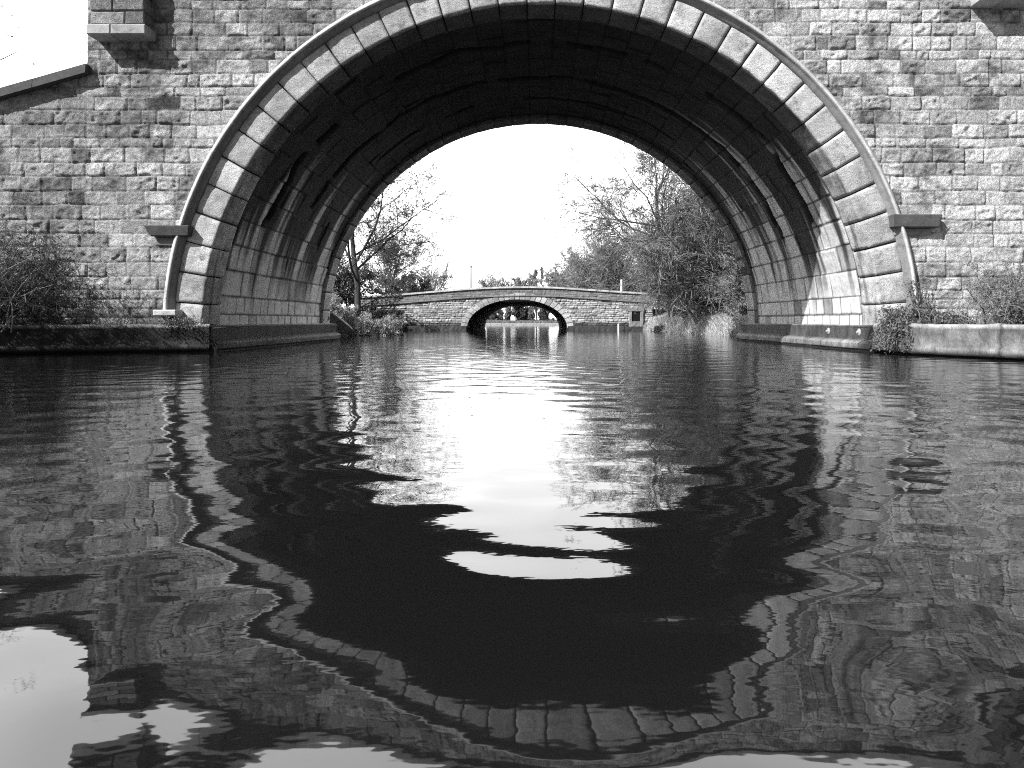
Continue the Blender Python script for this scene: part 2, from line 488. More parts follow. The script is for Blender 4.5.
def wingtop(x): return 4.50 - .285 * (XLW - x)
def wingtop_r(x): return 4.6 - .285 * (x - XRW)
def wing(x0, x1, step, topf, seed):
    V, Fc, T = face_sheet('wing_wall', x0, x1, .1, 4.7, step, Y0, None, topf, LAY, seed, (.2, .42), M_WALL, bridge, joint=.006, relief=.024, rock=.034, mortar=.30, jw=.011)
    xx, zz = V[:, 0], V[:, 2]
    crust = sstep(fbm(xx * 1.1 + 3, zz * 1.6, 31, 5) + .12 * sstep(zz, 2.0, 4.0), .50, .64)
    T = T * (1 - .55 * crust * fbm(xx * 9, zz * 12, 35, 3) * 1.6)
    T = T * (1 - .55 * sstep(-zz - .25 * fbm(xx * 3, zz, 36), -.95, -.45))
    return build('wing_wall', V, Fc, M_WALL, bridge, tone=np.clip(T, .02, .6), smooth=True)
wl = wing(-15.0, XLW, .0165, wingtop, 4)
wr = wing(XRW, 15.0, .03, wingtop_r, 4)

def slope_slab(mb, xa, za, xb, zb, y0, y1, th, tone, n=14):
    for i in range(n):
        t0, t1 = i / n, (i + 1) / n
        g = .004
        p = []
        x0, x1 = xa + (xb - xa) * t0 + g, xa + (xb - xa) * t1 - g
        z0, z1 = za + (zb - za) * t0, za + (zb - za) * t1
        P = np.array([(x0, y0, z0), (x1, y0, z1), (x1, y1, z1), (x0, y1, z0), (x0, y0 + .02, z0 + th), (x1, y0 + .02, z1 + th), (x1, y1, z1 + th), (x0, y1, z0 + th)])
        mb.add(P, np.array([(0, 1, 5, 4), (1, 2, 6, 5), (2, 3, 7, 6), (3, 0, 4, 7), (4, 5, 6, 7), (3, 2, 1, 0)]), tone * R.uniform(.85, 1.15))
mb = MB(); slope_slab(mb, -15.0, wingtop(-15.0) - .02, XLW + .05, wingtop(XLW) - .02, Y0 - .16, Y0 + .42, .15, .06, 9)
mb.build('coping', M_SLATE, wl)
mb = MB(); slope_slab(mb, XRW - .02, wingtop_r(XRW) - .02, 15.0, wingtop_r(15.0) - .02, Y0 - .16, Y0 + .42, .15, .06, 9)
mb.build('coping', M_SLATE, wr)

# parapet copings (front and back) following the hump
def parapet(y0, y1, name):
    mb = MB(); n = 18
    xe = np.linspace(XLW - .05, XRW + .05, n + 1)
    for i in range(n):
        slope_slab(mb, xe[i], float(topz(xe[i])) - .02, xe[i + 1], float(topz(xe[i + 1])) - .02, y0, y1, .13, .26, 1)
    return mb.build(name, M_TRIM, bridge)
parapet(Y0 - .09, Y0 + .45, 'parapet_coping'); parapet(Y1 - .45, Y1 + .09, 'parapet_coping')

# back of the bridge, parapet backs, deck, end walls
mb = MB()
xs = np.linspace(XLW, XRW, 120); zs = np.linspace(-.5, 1, 60)
def wall_strip(y, bottom, top, xs, tone, rows=8):
    b = bottom(xs); t = top(xs)
    rr = np.linspace(0, 1, rows)[:, None]
    Z = b[None] * (1 - rr) + t[None] * rr
    X = np.repeat(xs[None], rows, 0)
    mb.add(np.stack([X, np.full_like(X, y), Z], -1), gridfaces(rows, len(xs)), tone)
def deckz(x): return topz(x) - .84
def ringtop(x):
    q = np.clip(1 - (x / (AI + .4)) ** 2, 0, None)
    return np.where(np.abs(x) < AI + .4, ZC + (BI + .4) * np.sqrt(q), -.6)
wall_strip(Y1, ringtop, topz, np.linspace(XLW, XRW, 240), .26)
wall_strip(Y0 + .4, deckz, topz, xs, .25); wall_strip(Y1 - .4, deckz, topz, xs, .25)
X = np.stack([xs, xs]); Yq = np.stack([np.full_like(xs, Y0 + .4), np.full_like(xs, Y1 - .4)]); Zq = np.stack([deckz(xs)] * 2)
mb.add(np.stack([X, Yq, Zq], -1), gridfaces(2, len(xs)), .12)
for xe in (XLW, XRW):
    for (ya, yb, zb, zt) in ((Y0, Y0 + .4, .1, float(topz(xe))), (Y1 - .4, Y1, .1, float(topz(xe))), (Y0 + .4, Y1 - .4, .1, float(deckz(xe)))):
        mb.add([(xe, ya, zb), (xe, yb, zb), (xe, yb, zt), (xe, ya, zt)], np.array([(0, 1, 2, 3)]), .27)
mb.build('bridge_body', M_WALL, bridge)

# ---- barrel vault lining
def arc_pts(a, b, n, z_low):
    """points along springing-low left -> crown -> right; returns x,z,normal(inwards),arclength"""
    th = np.linspace(math.pi, 0, n)
    x = a * np.cos(th); z = ZC + b * np.sin(th)
    x = np.concatenate([[-a], x, [a]]); z = np.concatenate([[z_low], z, [z_low]])
    s = np.concatenate([[0], np.cumsum(np.hypot(np.diff(x), np.diff(z)))])
    return x, z, s
class Arc:
    def __init__(s, a, b, z_low):
        s.x, s.z, s.s = arc_pts(a, b, 800, z_low); s.L = s.s[-1]
    def at(s, t):
        x = np.interp(t, s.s, s.x); z = np.interp(t, s.s, s.z)
        e = .01
        dx = np.interp(t + e, s.s, s.x) - np.interp(t - e, s.s, s.x); dz = np.interp(t + e, s.s, s.z) - np.interp(t - e, s.s, s.z)
        L = np.hypot(dx, dz) + 1e-9
        return x, z, dz / L, -dx / L        # inward normal: rotate tangent clockwise
av = Arc(AV, BV, .2)
tt = np.arange(0, av.L, .022); yy = np.arange(Y0 + .55, Y1 - .5, .026)
TT, YYv = np.meshgrid(tt, yy)
NV = 39
LAYV = (np.concatenate([[0, .12], .12 + np.array([.30, .62]), np.linspace(1.2, av.L - 1.2, NV - 5), [av.L - .74, av.L - .42, av.L - .12, av.L + .1]]), [])
rq = np.random.default_rng(9)
for i in range(len(LAYV[0]) - 1):
    low = i < 3 or i > len(LAYV[0]) - 5
    q = [11.6 + rq.uniform(0, .3)]
    while q[-1] < 20: q.append(q[-1] + (rq.uniform(.36, .46) if low else rq.uniform(.55, 1.25)))
    LAYV[1].append(np.array(q))
H, T = masonry(YYv, TT, LAYV, 12, (.56, .68), mortar=.05, joint=.006, relief=.012, rock=.006, warp=.004, dark=.06, light=.05)
vx, vz, nx_, nz_ = av.at(TT)
zh = vz
side = np.sign(vx)
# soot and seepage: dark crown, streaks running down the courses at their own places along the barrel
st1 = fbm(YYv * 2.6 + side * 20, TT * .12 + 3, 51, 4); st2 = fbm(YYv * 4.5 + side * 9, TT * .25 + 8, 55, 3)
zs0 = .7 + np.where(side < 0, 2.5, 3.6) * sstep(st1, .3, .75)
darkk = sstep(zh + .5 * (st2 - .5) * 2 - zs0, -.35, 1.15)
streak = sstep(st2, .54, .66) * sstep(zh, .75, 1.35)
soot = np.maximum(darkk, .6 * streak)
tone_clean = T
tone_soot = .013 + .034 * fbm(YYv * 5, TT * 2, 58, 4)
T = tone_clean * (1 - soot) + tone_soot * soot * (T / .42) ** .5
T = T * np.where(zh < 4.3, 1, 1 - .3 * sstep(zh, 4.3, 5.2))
# courses that have lost their face: ragged recesses
H2 = H.copy()
for yb, hw in ((13.95, .10), (15.9, .09), (17.4, .06)):
    wob = (fbm(TT * 1.4, yb + TT * 0, 61, 3) - .5) * .35
    on = sstep(fbm(TT * .8 + yb, TT * 0 + yb, 66, 4), .42, .5) * sstep(zh, 2.0, 2.6)
    cr = np.exp(-((YYv - yb - wob) / hw) ** 4) * on
    cr = np.where(cr > .4, 1, cr)
    H2 -= .10 * cr; T = T * (1 - .85 * cr)
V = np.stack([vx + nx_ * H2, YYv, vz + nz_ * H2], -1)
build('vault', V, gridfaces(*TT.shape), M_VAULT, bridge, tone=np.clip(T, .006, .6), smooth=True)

# ---- rings of voussoirs
def ring(y_sign, path, nblk, toneA, toneB, seed, gap=.009, dv=.045, nu=9, soot_shade_fn=None, groove=.05, cback=.035):
    """path: list of (outward offset, y) from the outer edge of the visible face; one mesh per stone"""
    arc = Arc(AI, BI, .40)
    core = build_core(arc, path, cback)
    r = np.random.default_rng(seed)
    pp = [np.array(path[0], float)]
    seg = []
    for i in range(len(path) - 1):
        a, b = np.array(path[i], float), np.array(path[i + 1], float)
        L = np.linalg.norm(b - a); n = max(2, int(L / dv))
        for k in range(1, n + 1): pp.append(a + (b - a) * k / n)
    pp = np.array(pp)
    # direction the face looks: (inward, -y) turned from the path tangent
    tg = np.gradient(pp, axis=0); tg /= np.linalg.norm(tg, axis=1)[:, None]
    ss = np.concatenate([[0], np.cumsum(np.linalg.norm(np.diff(pp, axis=0), axis=1))])
    for i in range(nblk):
        t0, t1 = arc.L * i / nblk, arc.L * (i + 1) / nblk
        g0 = gap * r.uniform(.7, 1.6); g1 = gap * r.uniform(.7, 1.6)
        u = np.concatenate([[0], np.linspace(0, 1, nu), [1]])
        t = t0 + g0 + (t1 - t0 - g0 - g1) * u
        edge = np.zeros_like(u); edge[0] = edge[-1] = -groove
        edge[1] = edge[-2] = -.007; 
        tt, oo = np.meshgrid(t, pp[:, 0]); _, yy = np.meshgrid(t, pp[:, 1])
        ed, _ = np.meshgrid(edge, pp[:, 1])
        x, z, nx, nz = arc.at(tt)
        # converge joints: keep them radial
        px = x - nx * oo; pz = z - nz * oo
        no = -tg[:, 1][:, None] * 0
        fo = np.where(True, tg[:, 1], 0)[:, None]      # along soffit tangent is +y -> look inwards (offset -)
        fy = -np.abs(tg[:, 0])[:, None]                # along the face tangent is -offset -> look to the viewer
        Hh = ed + (fbm(tt * 6, ss[:, None] * 6 + i * 3, seed + 1, 4) - .5) * .026 + r.normal() * .006
        Hh = Hh + np.where((ss[:, None] < .012) | (ss[:, None] > ss[-1] - .012), -.03, 0)
        # eased arris
        for cpt in path[1:-1]:
            dcor = np.hypot(pp[:, 0] - cpt[0], pp[:, 1] - cpt[1])[:, None]
            Hh = Hh - .006 * np.exp(-(dcor / .03) ** 2)
        X = px + nx * Hh * np.clip(fo, 0, 1); Z = pz + nz * Hh * np.clip(fo, 0, 1); Y = yy + fy * Hh
        base = r.uniform(toneA, toneB)
        tn = base * (.5 + 1.0 * fbm(tt * 3.5, ss[:, None] * 5 + i, seed + 7, 5))
        if soot_shade_fn is not None: tn = soot_shade_fn(tn, X, Y, Z, pp, tt, i)
        build('voussoir', np.stack([X, Y, Z], -1), gridfaces(*X.shape), M_VOUS, core, tone=np.clip(tn, .01, .62), smooth=True)

def build_core(arc, path, cb):
    """dark mortar backing behind the stones"""
    o0 = path[0][0]; ys = [p[1] for p in path]; ya, yb = min(ys) + .035, max(ys) - .005
    prof = [(o0, ya), (cb, ya), (cb, yb), (o0, yb)]
    t = np.linspace(0, arc.L, 260)
    x, z, nx, nz = arc.at(t)
    P = np.stack([np.stack([x - nx * o, np.full_like(x, y), z - nz * o], -1) for o, y in prof])
    return build('arch_ring', P, gridfaces(4, len(t)), M_VOUS, bridge, tone=np.full(4 * len(t), .05), smooth=False)

def soot_shade_front(tn, X, Y, Z, pp, tt, i):
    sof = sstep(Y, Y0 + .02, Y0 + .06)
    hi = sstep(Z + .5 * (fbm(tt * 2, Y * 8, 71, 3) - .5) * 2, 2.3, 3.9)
    k = .75 * sof * hi  # soot tone that also paints in the shade of the upper soffit
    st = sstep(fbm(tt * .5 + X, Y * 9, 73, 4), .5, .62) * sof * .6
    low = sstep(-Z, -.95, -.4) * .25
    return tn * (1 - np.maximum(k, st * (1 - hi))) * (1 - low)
ring(1, [(RO, Y0 - .03), (0, Y0 - .03), (0, Y0 + .62), (.13, Y0 + .62)], 37, .34, .6, 81, soot_shade_fn=soot_shade_front)
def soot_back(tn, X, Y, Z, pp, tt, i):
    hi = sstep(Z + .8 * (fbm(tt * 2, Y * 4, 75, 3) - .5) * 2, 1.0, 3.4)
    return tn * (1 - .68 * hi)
ring(1, [(.12, Y1 - .6), (0, Y1 - .6), (0, Y1 + .03), (RO, Y1 + .03)], 37, .36, .5, 91, soot_shade_fn=soot_back, groove=.016, cback=.012, gap=.005)

# ---- hood mould
arc_h = Arc(AI, BI, .3)
def hood(tA, tB):
    t = np.arange(tA, tB, .05)
    prof = [(RO - .01, Y0 + .03), (RO - .01, Y0 - .035), (RO + .035, Y0 - .06), (RO + .062, Y0 - .10), (RO + .068, Y0 - .14), (RO + .078, Y0 - .15), (RO + .10, Y0 - .145), (RO + .14, Y0 - .105), (RO + .165, Y0 - .06), (RO + .17, Y0 + .06)]
    x, z, nx, nz = arc_h.at(t)
    rows = []; tn = []
    for o, y in prof:
        w_ = (fbm(t * 2.2, np.full_like(t, o * 40), 77, 4) - .5) * .02
        rows.append(np.stack([x - nx * (o + w_), y + w_ * .8, z - nz * (o + w_)], -1))
        tn.append((.2 if o < RO + .064 else .48) * (.65 + .7 * fbm(t * 1.5, np.full_like(t, o * 20), 78, 4)))  # inner hollow toned darker than the outer edge, painting in its shade
    return build('hood_mould', np.array(rows), gridfaces(len(prof), len(t)), M_TRIM, bridge, tone=np.array(tn), smooth=True)
hood(.32, arc_h.L - .25)
mb = MB(); mb.box(-6.17, -5.80, Y0 - .26, Y0 + .05, .58, .68, .45, rough=.012); mb.build('base_stone', M_TRIM, bridge)

# ---- impost ledges
mb = MB(); mb.box(-6.36, -5.62, Y0 - .21, Y0 + .05, 1.86, 2.03, .07, bot=(.10, .03, .06), top=(.0, .0, .02))
ob = mb.build('impost_ledge', M_SLATE, bridge)
mb = MB(); mb.box(-6.22, -5.80, Y0 - .06, Y0 + .05, 1.72, 1.86, .16); mb.build('corbel', M_TRIM, ob)
mb = MB(); mb.box(5.56, 6.42, Y0 - .22, Y0 + .05, 2.0, 2.21, .08, bot=(.07, .04, .07), top=(.06, .0, .05))
ob = mb.build('impost_ledge', M_SLATE, bridge)
mb = MB(); mb.box(5.70, 6.3, Y0 - .06, Y0 + .05, 1.88, 2.0, .2); mb.build('corbel', M_TRIM, ob)

# ---- corbelled pilasters at the ends of the parapet
def pilaster(x0, x1, zb, zt):
    mb = MB()
    zz = zb + .16; k = 0
    while zz < zt - .02:
        h = [.22, .25, .2, .24][k % 4]
        h = min(h, zt - zz)
        xm = x0 + (x1 - x0) * (.42 if k % 2 else .62)
        for (a, b) in ((x0 + .02, xm - .005), (xm + .005, x1 - .04)):
            mb.box(a, b, Y0 - .31 + R.uniform(-.008, .008), Y0 + .1, zz + .005, zz + h - .004, R.choice([.12, .16, .2, .3]), rough=.014, bev=.02)
        zz += h; k += 1
    mb.box(x0 + .04, x1 - .07, Y0 - .28, Y0 + .1, zb + .1, zt, .2)
    p = mb.build('pilaster', M_WALL, bridge)
    mb = MB(); xm = x0 + (x1 - x0) * .4
    mb.box(x0 - .01, xm - .003, Y0 - .35, Y0 + .1, zb, zb + .16, .36, rough=.01); mb.box(xm + .003, x1, Y0 - .35, Y0 + .1, zb, zb + .16, .3, rough=.01)
    mb.build('corbel_slab', M_TRIM, p)
    mb = MB(); mb.box(x0 - .03, x1 + .02, Y0 - .40, Y0 + .5, zt, zt + .16, .25); mb.build('cap_stone', M_TRIM, p)
pilaster(-7.16, -6.24, 5.02, 6.35)
pilaster(6.95, 7.88, 5.57, 6.45)

# ---- plinths along the water inside the arch
def plinth(sg, tone):
    prof = [(5.62, .435), (5.37, .435), (5.355, .41), (5.36, .20), (5.27, .165), (5.235, .13), (5.235, .05), (5.26, .02), (5.30, -.5)]
    y = np.arange(Y0 - (.02 if sg < 0 else .12), Y1 + .3, .06)
    rows = []; tn = []
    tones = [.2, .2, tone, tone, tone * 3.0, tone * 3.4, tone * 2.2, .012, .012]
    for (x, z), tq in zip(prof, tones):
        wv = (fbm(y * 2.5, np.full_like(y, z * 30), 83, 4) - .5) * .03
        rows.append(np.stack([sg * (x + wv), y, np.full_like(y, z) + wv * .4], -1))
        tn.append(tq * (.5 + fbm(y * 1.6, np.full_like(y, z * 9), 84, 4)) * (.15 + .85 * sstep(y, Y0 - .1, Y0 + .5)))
    V = np.array(rows); Fs = [gridfaces(len(prof), len(y))]
    base = np.arange(len(prof)) * len(y)
    Fs += [base, (base + len(y) - 1)[::-1]]
    return build('plinth', V, Fs, M_CONC, bridge, tone=np.array(tn), smooth=False)
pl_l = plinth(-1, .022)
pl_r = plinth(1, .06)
for D in (13.75, 12.45):
    mb = MB()
    c = Vector((5.36, D, .31))
    n_ = 16
    ringv = []
    for (rr_, xo) in ((.062, .02), (.062, -.012), (.05, -.022), (.024, -.024), (.022, -.05), (.0, -.054)):
        ringv.append([(c.x + xo, c.y + rr_ * math.cos(2 * math.pi * k / n_), c.z + rr_ * math.sin(2 * math.pi * k / n_)) for k in range(n_)])
    V = np.array(ringv); V = np.concatenate([V, V[:, :1]], 1)
    mb.add(V, gridfaces(6, n_ + 1), .35)
    mb.build('bolt', M_METAL, pl_r)

# ================================================================== embankment ledges
def ledge(name, poly, ztop, label, tone, toptone):
    """poly: front line from the bridge outwards, then back points"""
    front, back = poly
    pts = []
    for a, b in zip(front[:-1], front[1:]):
        a, b = np.array(a), np.array(b); n_ = max(2, int(np.linalg.norm(b - a) / .05))
        for k in range(n_): pts.append(a + (b - a) * k / n_)
    pts.append(np.array(front[-1])); pts = np.array(pts)
    tg = np.gradient(pts, axis=0); tg /= np.linalg.norm(tg, axis=1)[:, None]
    nrm = np.stack([tg[:, 1], -tg[:, 0]], 1)
    if nrm[len(nrm) // 2, 1] > 0 and abs(nrm[len(nrm) // 2, 1]) > .2: nrm = -nrm
    elif abs(nrm[len(nrm) // 2, 1]) <= .2 and nrm[len(nrm) // 2, 0] * np.sign(pts[0, 0]) > 0: nrm = -nrm
    s = np.arange(len(pts)) * .05
    prof = [(-.9, 0), (-.25, 0), (-.03, 0), (0, -.018), (.0, -.06), (.005, -.14), (0, -.22), (-.005, -.30), (.03, -.335), (.035, -.40), (-.04, -.43), (-.1, -.9)]
    rows = []; tn = []
    for j, (o, dz) in enumerate(prof):
        rel = (fbm(s * 5, np.full_like(s, dz * 14), 85, 5) - .5)
        k = .11 if -.33 < dz < -.05 else .025
        rows.append(np.stack([pts[:, 0] + nrm[:, 0] * (o + rel * k), pts[:, 1] + nrm[:, 1] * (o + rel * k), np.full_like(s, ztop + dz) + (rel * (.06 if j in (2, 3, 4) else .02) if j > 0 else 0)], -1))
        tq = toptone if j < 4 else (tone * (1.5 if -.34 < dz < -.2 else 1) if dz > -.42 else .012)
        jn = np.where((np.arange(len(s)) % 37) == 9, .3, 1.0)
        tn.append(tq * jn * (.35 + 1.3 * fbm(s * 2.2, np.full_like(s, dz * 14), 87, 5)))
    mb = MB(); mb.add(np.array(rows), gridfaces(len(prof), len(s)), np.array(tn).reshape(-1))
    o = mb.build(name, M_CONC, None, smooth=True, origin=(front[0][0], front[0][1], 0))
    return tag(o, label, 'embankment')
ledge('embankment_ledge', ([(-5.36, 11.96), (-6.4, 11.72), (-8.05, 10.95), (-9.6, 9.7), (-12, 7.2), (-14.5, 0), (-14.8, -10)], None), .442,
      'dark stained stone ledge at the water below the left wing wall', .016, .2)
ledge('embankment_ledge', ([(5.34, 11.86), (5.40, 10.95), (6.1, 9.3), (8.4, 3.9), (10, -1), (11, -10)], None), .452,
      'rough stained concrete ledge along the water on the right bank', .11, .33)

# ground cover between ledges and walls
def earth_patch(pts, z, name, label):
    pass

# ================================================================== plants
def grow(P, d, L, r, lev, S, out, rr):
    n_ = S['seg'][lev]; st = L / n_
    pts = [P.copy()]; p = P.copy(); d = d.copy(); dirs = [d.copy()]
    for i in range(n_):
        d = d + Vector((rr.gauss(0, 1), rr.gauss(0, 1), rr.gauss(0, 1))) * S['wander'][lev] + Vector((0, 0, S['trop'][lev]))
        d.normalize(); p = p + d * st
        pts.append(p.copy()); dirs.append(d.copy())
    out.append((lev, pts, r, max(r * S['tap'][lev], .0025)))
    if lev + 1 >= len(S['seg']): return
    k = S['kids'][lev]
    for j in range(k):
        t = S['start'][lev] + (1 - S['start'][lev]) * (j + rr.random()) / k
        f = t * n_; i = min(int(f), n_ - 1); q = pts[i].lerp(pts[i + 1], f - i)
        dd = dirs[i + 1]
        ax_ = dd.cross(Vector((rr.gauss(0, 1), rr.gauss(0, 1), rr.gauss(0, 1)))).normalized()
        ang = rad(S['ang'][lev]) * rr.uniform(.7, 1.25)
        nd = (Matrix.Rotation(ang, 3, ax_) @ dd).normalized()
        shape = (1 - S['cone'][lev] * t)
        nl = L * S['ratio'][lev] * rr.uniform(.65, 1.1) * shape
        nr = min(r * (1 - .5 * t) * S['rr'][lev], r)
        grow(q, nd, nl, nr, lev + 1, S, out, rr)

BROAD = dict(seg=[7, 6, 5, 4, 3], wander=[.07, .12, .16, .2, .25], trop=[.02, .06, .03, .02, .0], tap=[.35, .3, .3, .4, .5],
             kids=[16, 10, 8, 6], start=[.3, .15, .12, .1], ang=[58, 48, 45, 45], ratio=[.95, .6, .58, .55], cone=[.4, .35, .3, .2], rr=[.45, .5, .5, .6])

def tree(name, label, base, height, spec, seed, leaf=0, leafsize=.06, leaftone=(.06, .12), tone=.11, twigtone=.13, r0=None, lean=(0, 0, 1), group=None, cat='tree', stems=1, spread=0, trunkname='trunk', split=2, minr=.004, ltrunk=.55):
    rr = random.Random(seed)
    base = Vector(base)
    o = thing(name, label, cat, tuple(base), group)
    out = []
    for k in range(stems):
        d = Vector(lean) + Vector((rr.gauss(0, spread), rr.gauss(0, spread), 0))
        d.normalize()
        b = base + Vector((rr.gauss(0, .25), rr.gauss(0, .25), 0)) * (stems > 1) - Vector((0, 0, .1))
        grow(b, d, height * ltrunk * rr.uniform(.8, 1.05), r0 or height * .022, 0, spec, out, rr)
    # scale so that the top is at the wanted height
    zt = max(p.z for _, pts, _, _ in out for p in pts) - base.z
    k = height / zt
    A, B = MB(), MB()
    tips = []
    for lev, pts, ra, rb in out:
        P = [base + (p - base) * k for p in pts]
        if lev < split:
            A.tube(P, ra, rb, 7 if lev == 0 else 5, tone * rr.uniform(.85, 1.15))
        else:
            B.tube(P, max(ra, minr), max(rb, minr * .7), 3, twigtone * rr.uniform(.6, 1.35))
            if lev >= len(spec['seg']) - 2:
                for q in range(1, len(P)): tips.append((P[q], P[q - 1]))
    if leaf and tips:
        g = np.random.default_rng(seed)
        n_ = int(leaf)
        ii = g.integers(0, len(tips), n_)
        Pq = np.array([tips[i][0] for i in range(len(tips))]); Pp = np.array([tips[i][1] for i in range(len(tips))])
        f = g.random((n_, 1))
        C = Pq[ii] * f + Pp[ii] * (1 - f) + g.normal(size=(n_, 3)) * leafsize * .9
        B.leaves(C, leafsize, g.uniform(*leaftone, n_), r=g)
    A.build(trunkname, M_BARK, o, smooth=True)
    B.build('crown', M_LEAF, o)
    return o

def copytree(o, loc, label, rz, s, group=None):
    c = o.copy(); COL.objects.link(c); c.location = loc; c.rotation_euler = (0, 0, rz); c.scale = s
    c['label'] = label
    if group: c['group'] = group
    for ch in o.children:
        d = ch.copy(); COL.objects.link(d); d.parent = c
    return c

def gp(px, D, dz=0.0):
    x = (px - 535) * D / F + CX
    return (x, D, float(gz(x, D)) + dz)

# --- left bank
tree('bare_tree', 'tall bare tree with a forked dark trunk on the left bank, seen under the arch', gp(357, 28), 8.6, BROAD, 3, leaf=40000, leafsize=.026, leaftone=(.03, .1), tone=.05, twigtone=.06, r0=.14, minr=.007, ltrunk=.42, lean=(.03, 0, 1))
tree('bare_tree', 'slender bare tree leaning right behind the forked tree on the left bank', gp(381, 42), 5.6, BROAD, 8, leaf=900, leafsize=.04, leaftone=(.08, .16), tone=.09, twigtone=.14, r0=.08, lean=(.3, 0, 1), minr=.008)
SHR = dict(seg=[5, 4, 3, 3], wander=[.15, .2, .25, .3], trop=[.02, .0, -.02, -.04], tap=[.4, .4, .4, .5], kids=[8, 7, 6], start=[.2, .15, .1], ang=[42, 45, 50], ratio=[.55, .55, .55], cone=[.3, .2, .1], rr=[.55, .6, .7])
def shrub(name, label, base, h, seed, stems=9, spread=.4, leaf=4000, ls=.05, lt=(.05, .14), tw=.13, minr=.006, group=None, r0=.03, spec=SHR, cat='shrub'):
    return tree(name, label, base, h, spec, seed, leaf=leaf, leafsize=ls, leaftone=lt, tone=.09, twigtone=tw, r0=r0, stems=stems, spread=spread, group=group, cat=cat, trunkname='stems', split=1, minr=minr, ltrunk=.8)
shrub('shrub', 'pale feathery shrub on the left bank beside the far end of the arch', gp(333, 25), 1.2, 21, leaf=5000, ls=.03, lt=(.2, .5), tw=.34)
shrub('shrub', 'pale twiggy shrub at the foot of the forked bare tree', gp(352, 25.4), 1.3, 22, leaf=5000, ls=.035, lt=(.2, .5), tw=.34)
shrub('shrub', 'dark low shrub overhanging the water on the left bank', gp(338, 26.5), .6, 23, leaf=4000, ls=.035, lt=(.03, .09), tw=.07)
shrub('shrub', 'dark upright evergreen shrub behind the pale shrubs on the left bank', gp(340, 36), 3.2, 24, leaf=9000, ls=.06, lt=(.03, .07), tw=.05, spread=.22)
# clipped hedge
hb = gp(372, 36.5)
hedge = thing('hedge', 'dark clipped hedge ending squarely against the small bridge', 'hedge', hb)
mb = MB(); g = np.random.default_rng(5)
N = 12000
C = np.stack([g.uniform(-8.15, -6.75, N), g.uniform(35.5, 37.6, N), g.uniform(0.12, 1.02, N)], 1)
C[:, 2] += (fbm(C[:, 0] * 2, C[:, 1] * 2, 88) - .5) * .12
mb.leaves(C, .045, g.uniform(.025, .09, N), r=g)
mb.build('foliage', M_LEAF, hedge)
mb = MB()
for k in range(24):
    x, y = g.uniform(-8.0, -6.9), g.uniform(35.7, 37.4)
    mb.tube([(x, y, .0), (x + g.normal() * .05, y, .5), (x + g.normal() * .1, y, .9)], .02, .006, 4, .06)
mb.build('stems', M_BARK, hedge)

bh = thing('hedge', 'long rough hedge in the background behind the trees of the right bank', 'hedge', (12, 62, .8))
mb = MB(); g = np.random.default_rng(6); N = 26000
C = np.stack([g.uniform(4.0, 24, N), g.uniform(61, 62.5, N), .3 + 3.1 * g.random(N) ** .8], 1)
C[:, 2] *= .75 + .5 * fbm(C[:, 0] * .5, C[:, 1] * 0, 93, 3)
mb.leaves(C, .085, g.uniform(.06, .18, N), r=g); mb.build('foliage', M_LEAF, bh)
mb = MB()
for k in range(60):
    x = 4.1 + k * .33; y = g.uniform(61.3, 62.3); mb.tube([(x, y, .0), (x + g.normal() * .1, y, 1.2), (x + g.normal() * .3, y, 2.4)], .04, .012, 4, .08)
mb.build('stems', M_BARK, bh)
# --- distant trees on the left, beyond the small bridge
DIST = dict(seg=[5, 5, 4, 4], wander=[.06, .1, .13, .16], trop=[.02, .06, .04, .02], tap=[.3, .3, .4, .5], kids=[18, 11, 9], start=[.12, .15, .1], ang=[46, 36, 36], ratio=[.8, .55, .55], cone=[.35, .3, .2], rr=[.4, .5, .6])
def far(label, px, D, h, seed, spec=DIST, leaf=2500, ls=.08, lt=(.2, .36), tw=.28, name='distant_tree', r0=.12, minr=.016, ltrunk=.55, group=None, cat='tree'):  # pale default tones paint in the fade of distant haze
    return tree(name, label, gp(px, D), h, spec, seed, leaf=leaf, leafsize=ls, leaftone=lt, tone=tw * .8, twigtone=tw, r0=r0, minr=minr, ltrunk=ltrunk, group=group, cat=cat)
far('round bare tree with a fan of branches beyond the left parapet of the small bridge', 432, 75, 6.4, 31, leaf=1500)
far('small dark upright tree between the slender tree and the round bare tree', 397, 70, 6.0, 32, leaf=5000, ls=.1, lt=(.09, .16), tw=.12)
far('low wide tree just left of the round bare tree', 414, 72, 5.2, 33, leaf=5000, ls=.1, lt=(.12, .2), tw=.14)
far('low spreading bare tree above the crown of the small bridge', 492, 98, 7.2, 34, leaf=2500, tw=.22, minr=.022)
shp = dict(DIST); shp['ang'] = [30, 30, 30]; shp['cone'] = [.9, .3, .2]; shp['ratio'] = [.5, .5, .5]
far('small low tree peeping over the middle of the small bridge', 510, 100, 5.9, 35, DIST, leaf=3500, ls=.1, minr=.022)
far('blunt dark tree peeping over the right of the small bridge crown', 526, 100, 6.6, 36, DIST, leaf=9000, ls=.11, minr=.022)
con = dict(DIST); con['ang'] = [28, 28, 28]; con['cone'] = [.85, .3, .2]; con['ratio'] = [.4, .5, .5]; con['kids'] = [28, 7, 5]; con['start'] = [.05, .15, .1]
far('plump conifer beyond the small bridge, left of the thinnest one', 537, 105, 7.1, 37, con, leaf=7000, ls=.1, lt=(.18, .3), tw=.22, name='conifer', minr=.02, ltrunk=1.0)
con2 = dict(con); con2['ratio'] = [.17, .5, .5]
far('thinnest, needle-like conifer beyond the small bridge', 543, 105, 7.6, 38, con2, leaf=5000, ls=.07, lt=(.18, .3), tw=.22, name='conifer', minr=.02, ltrunk=1.0)
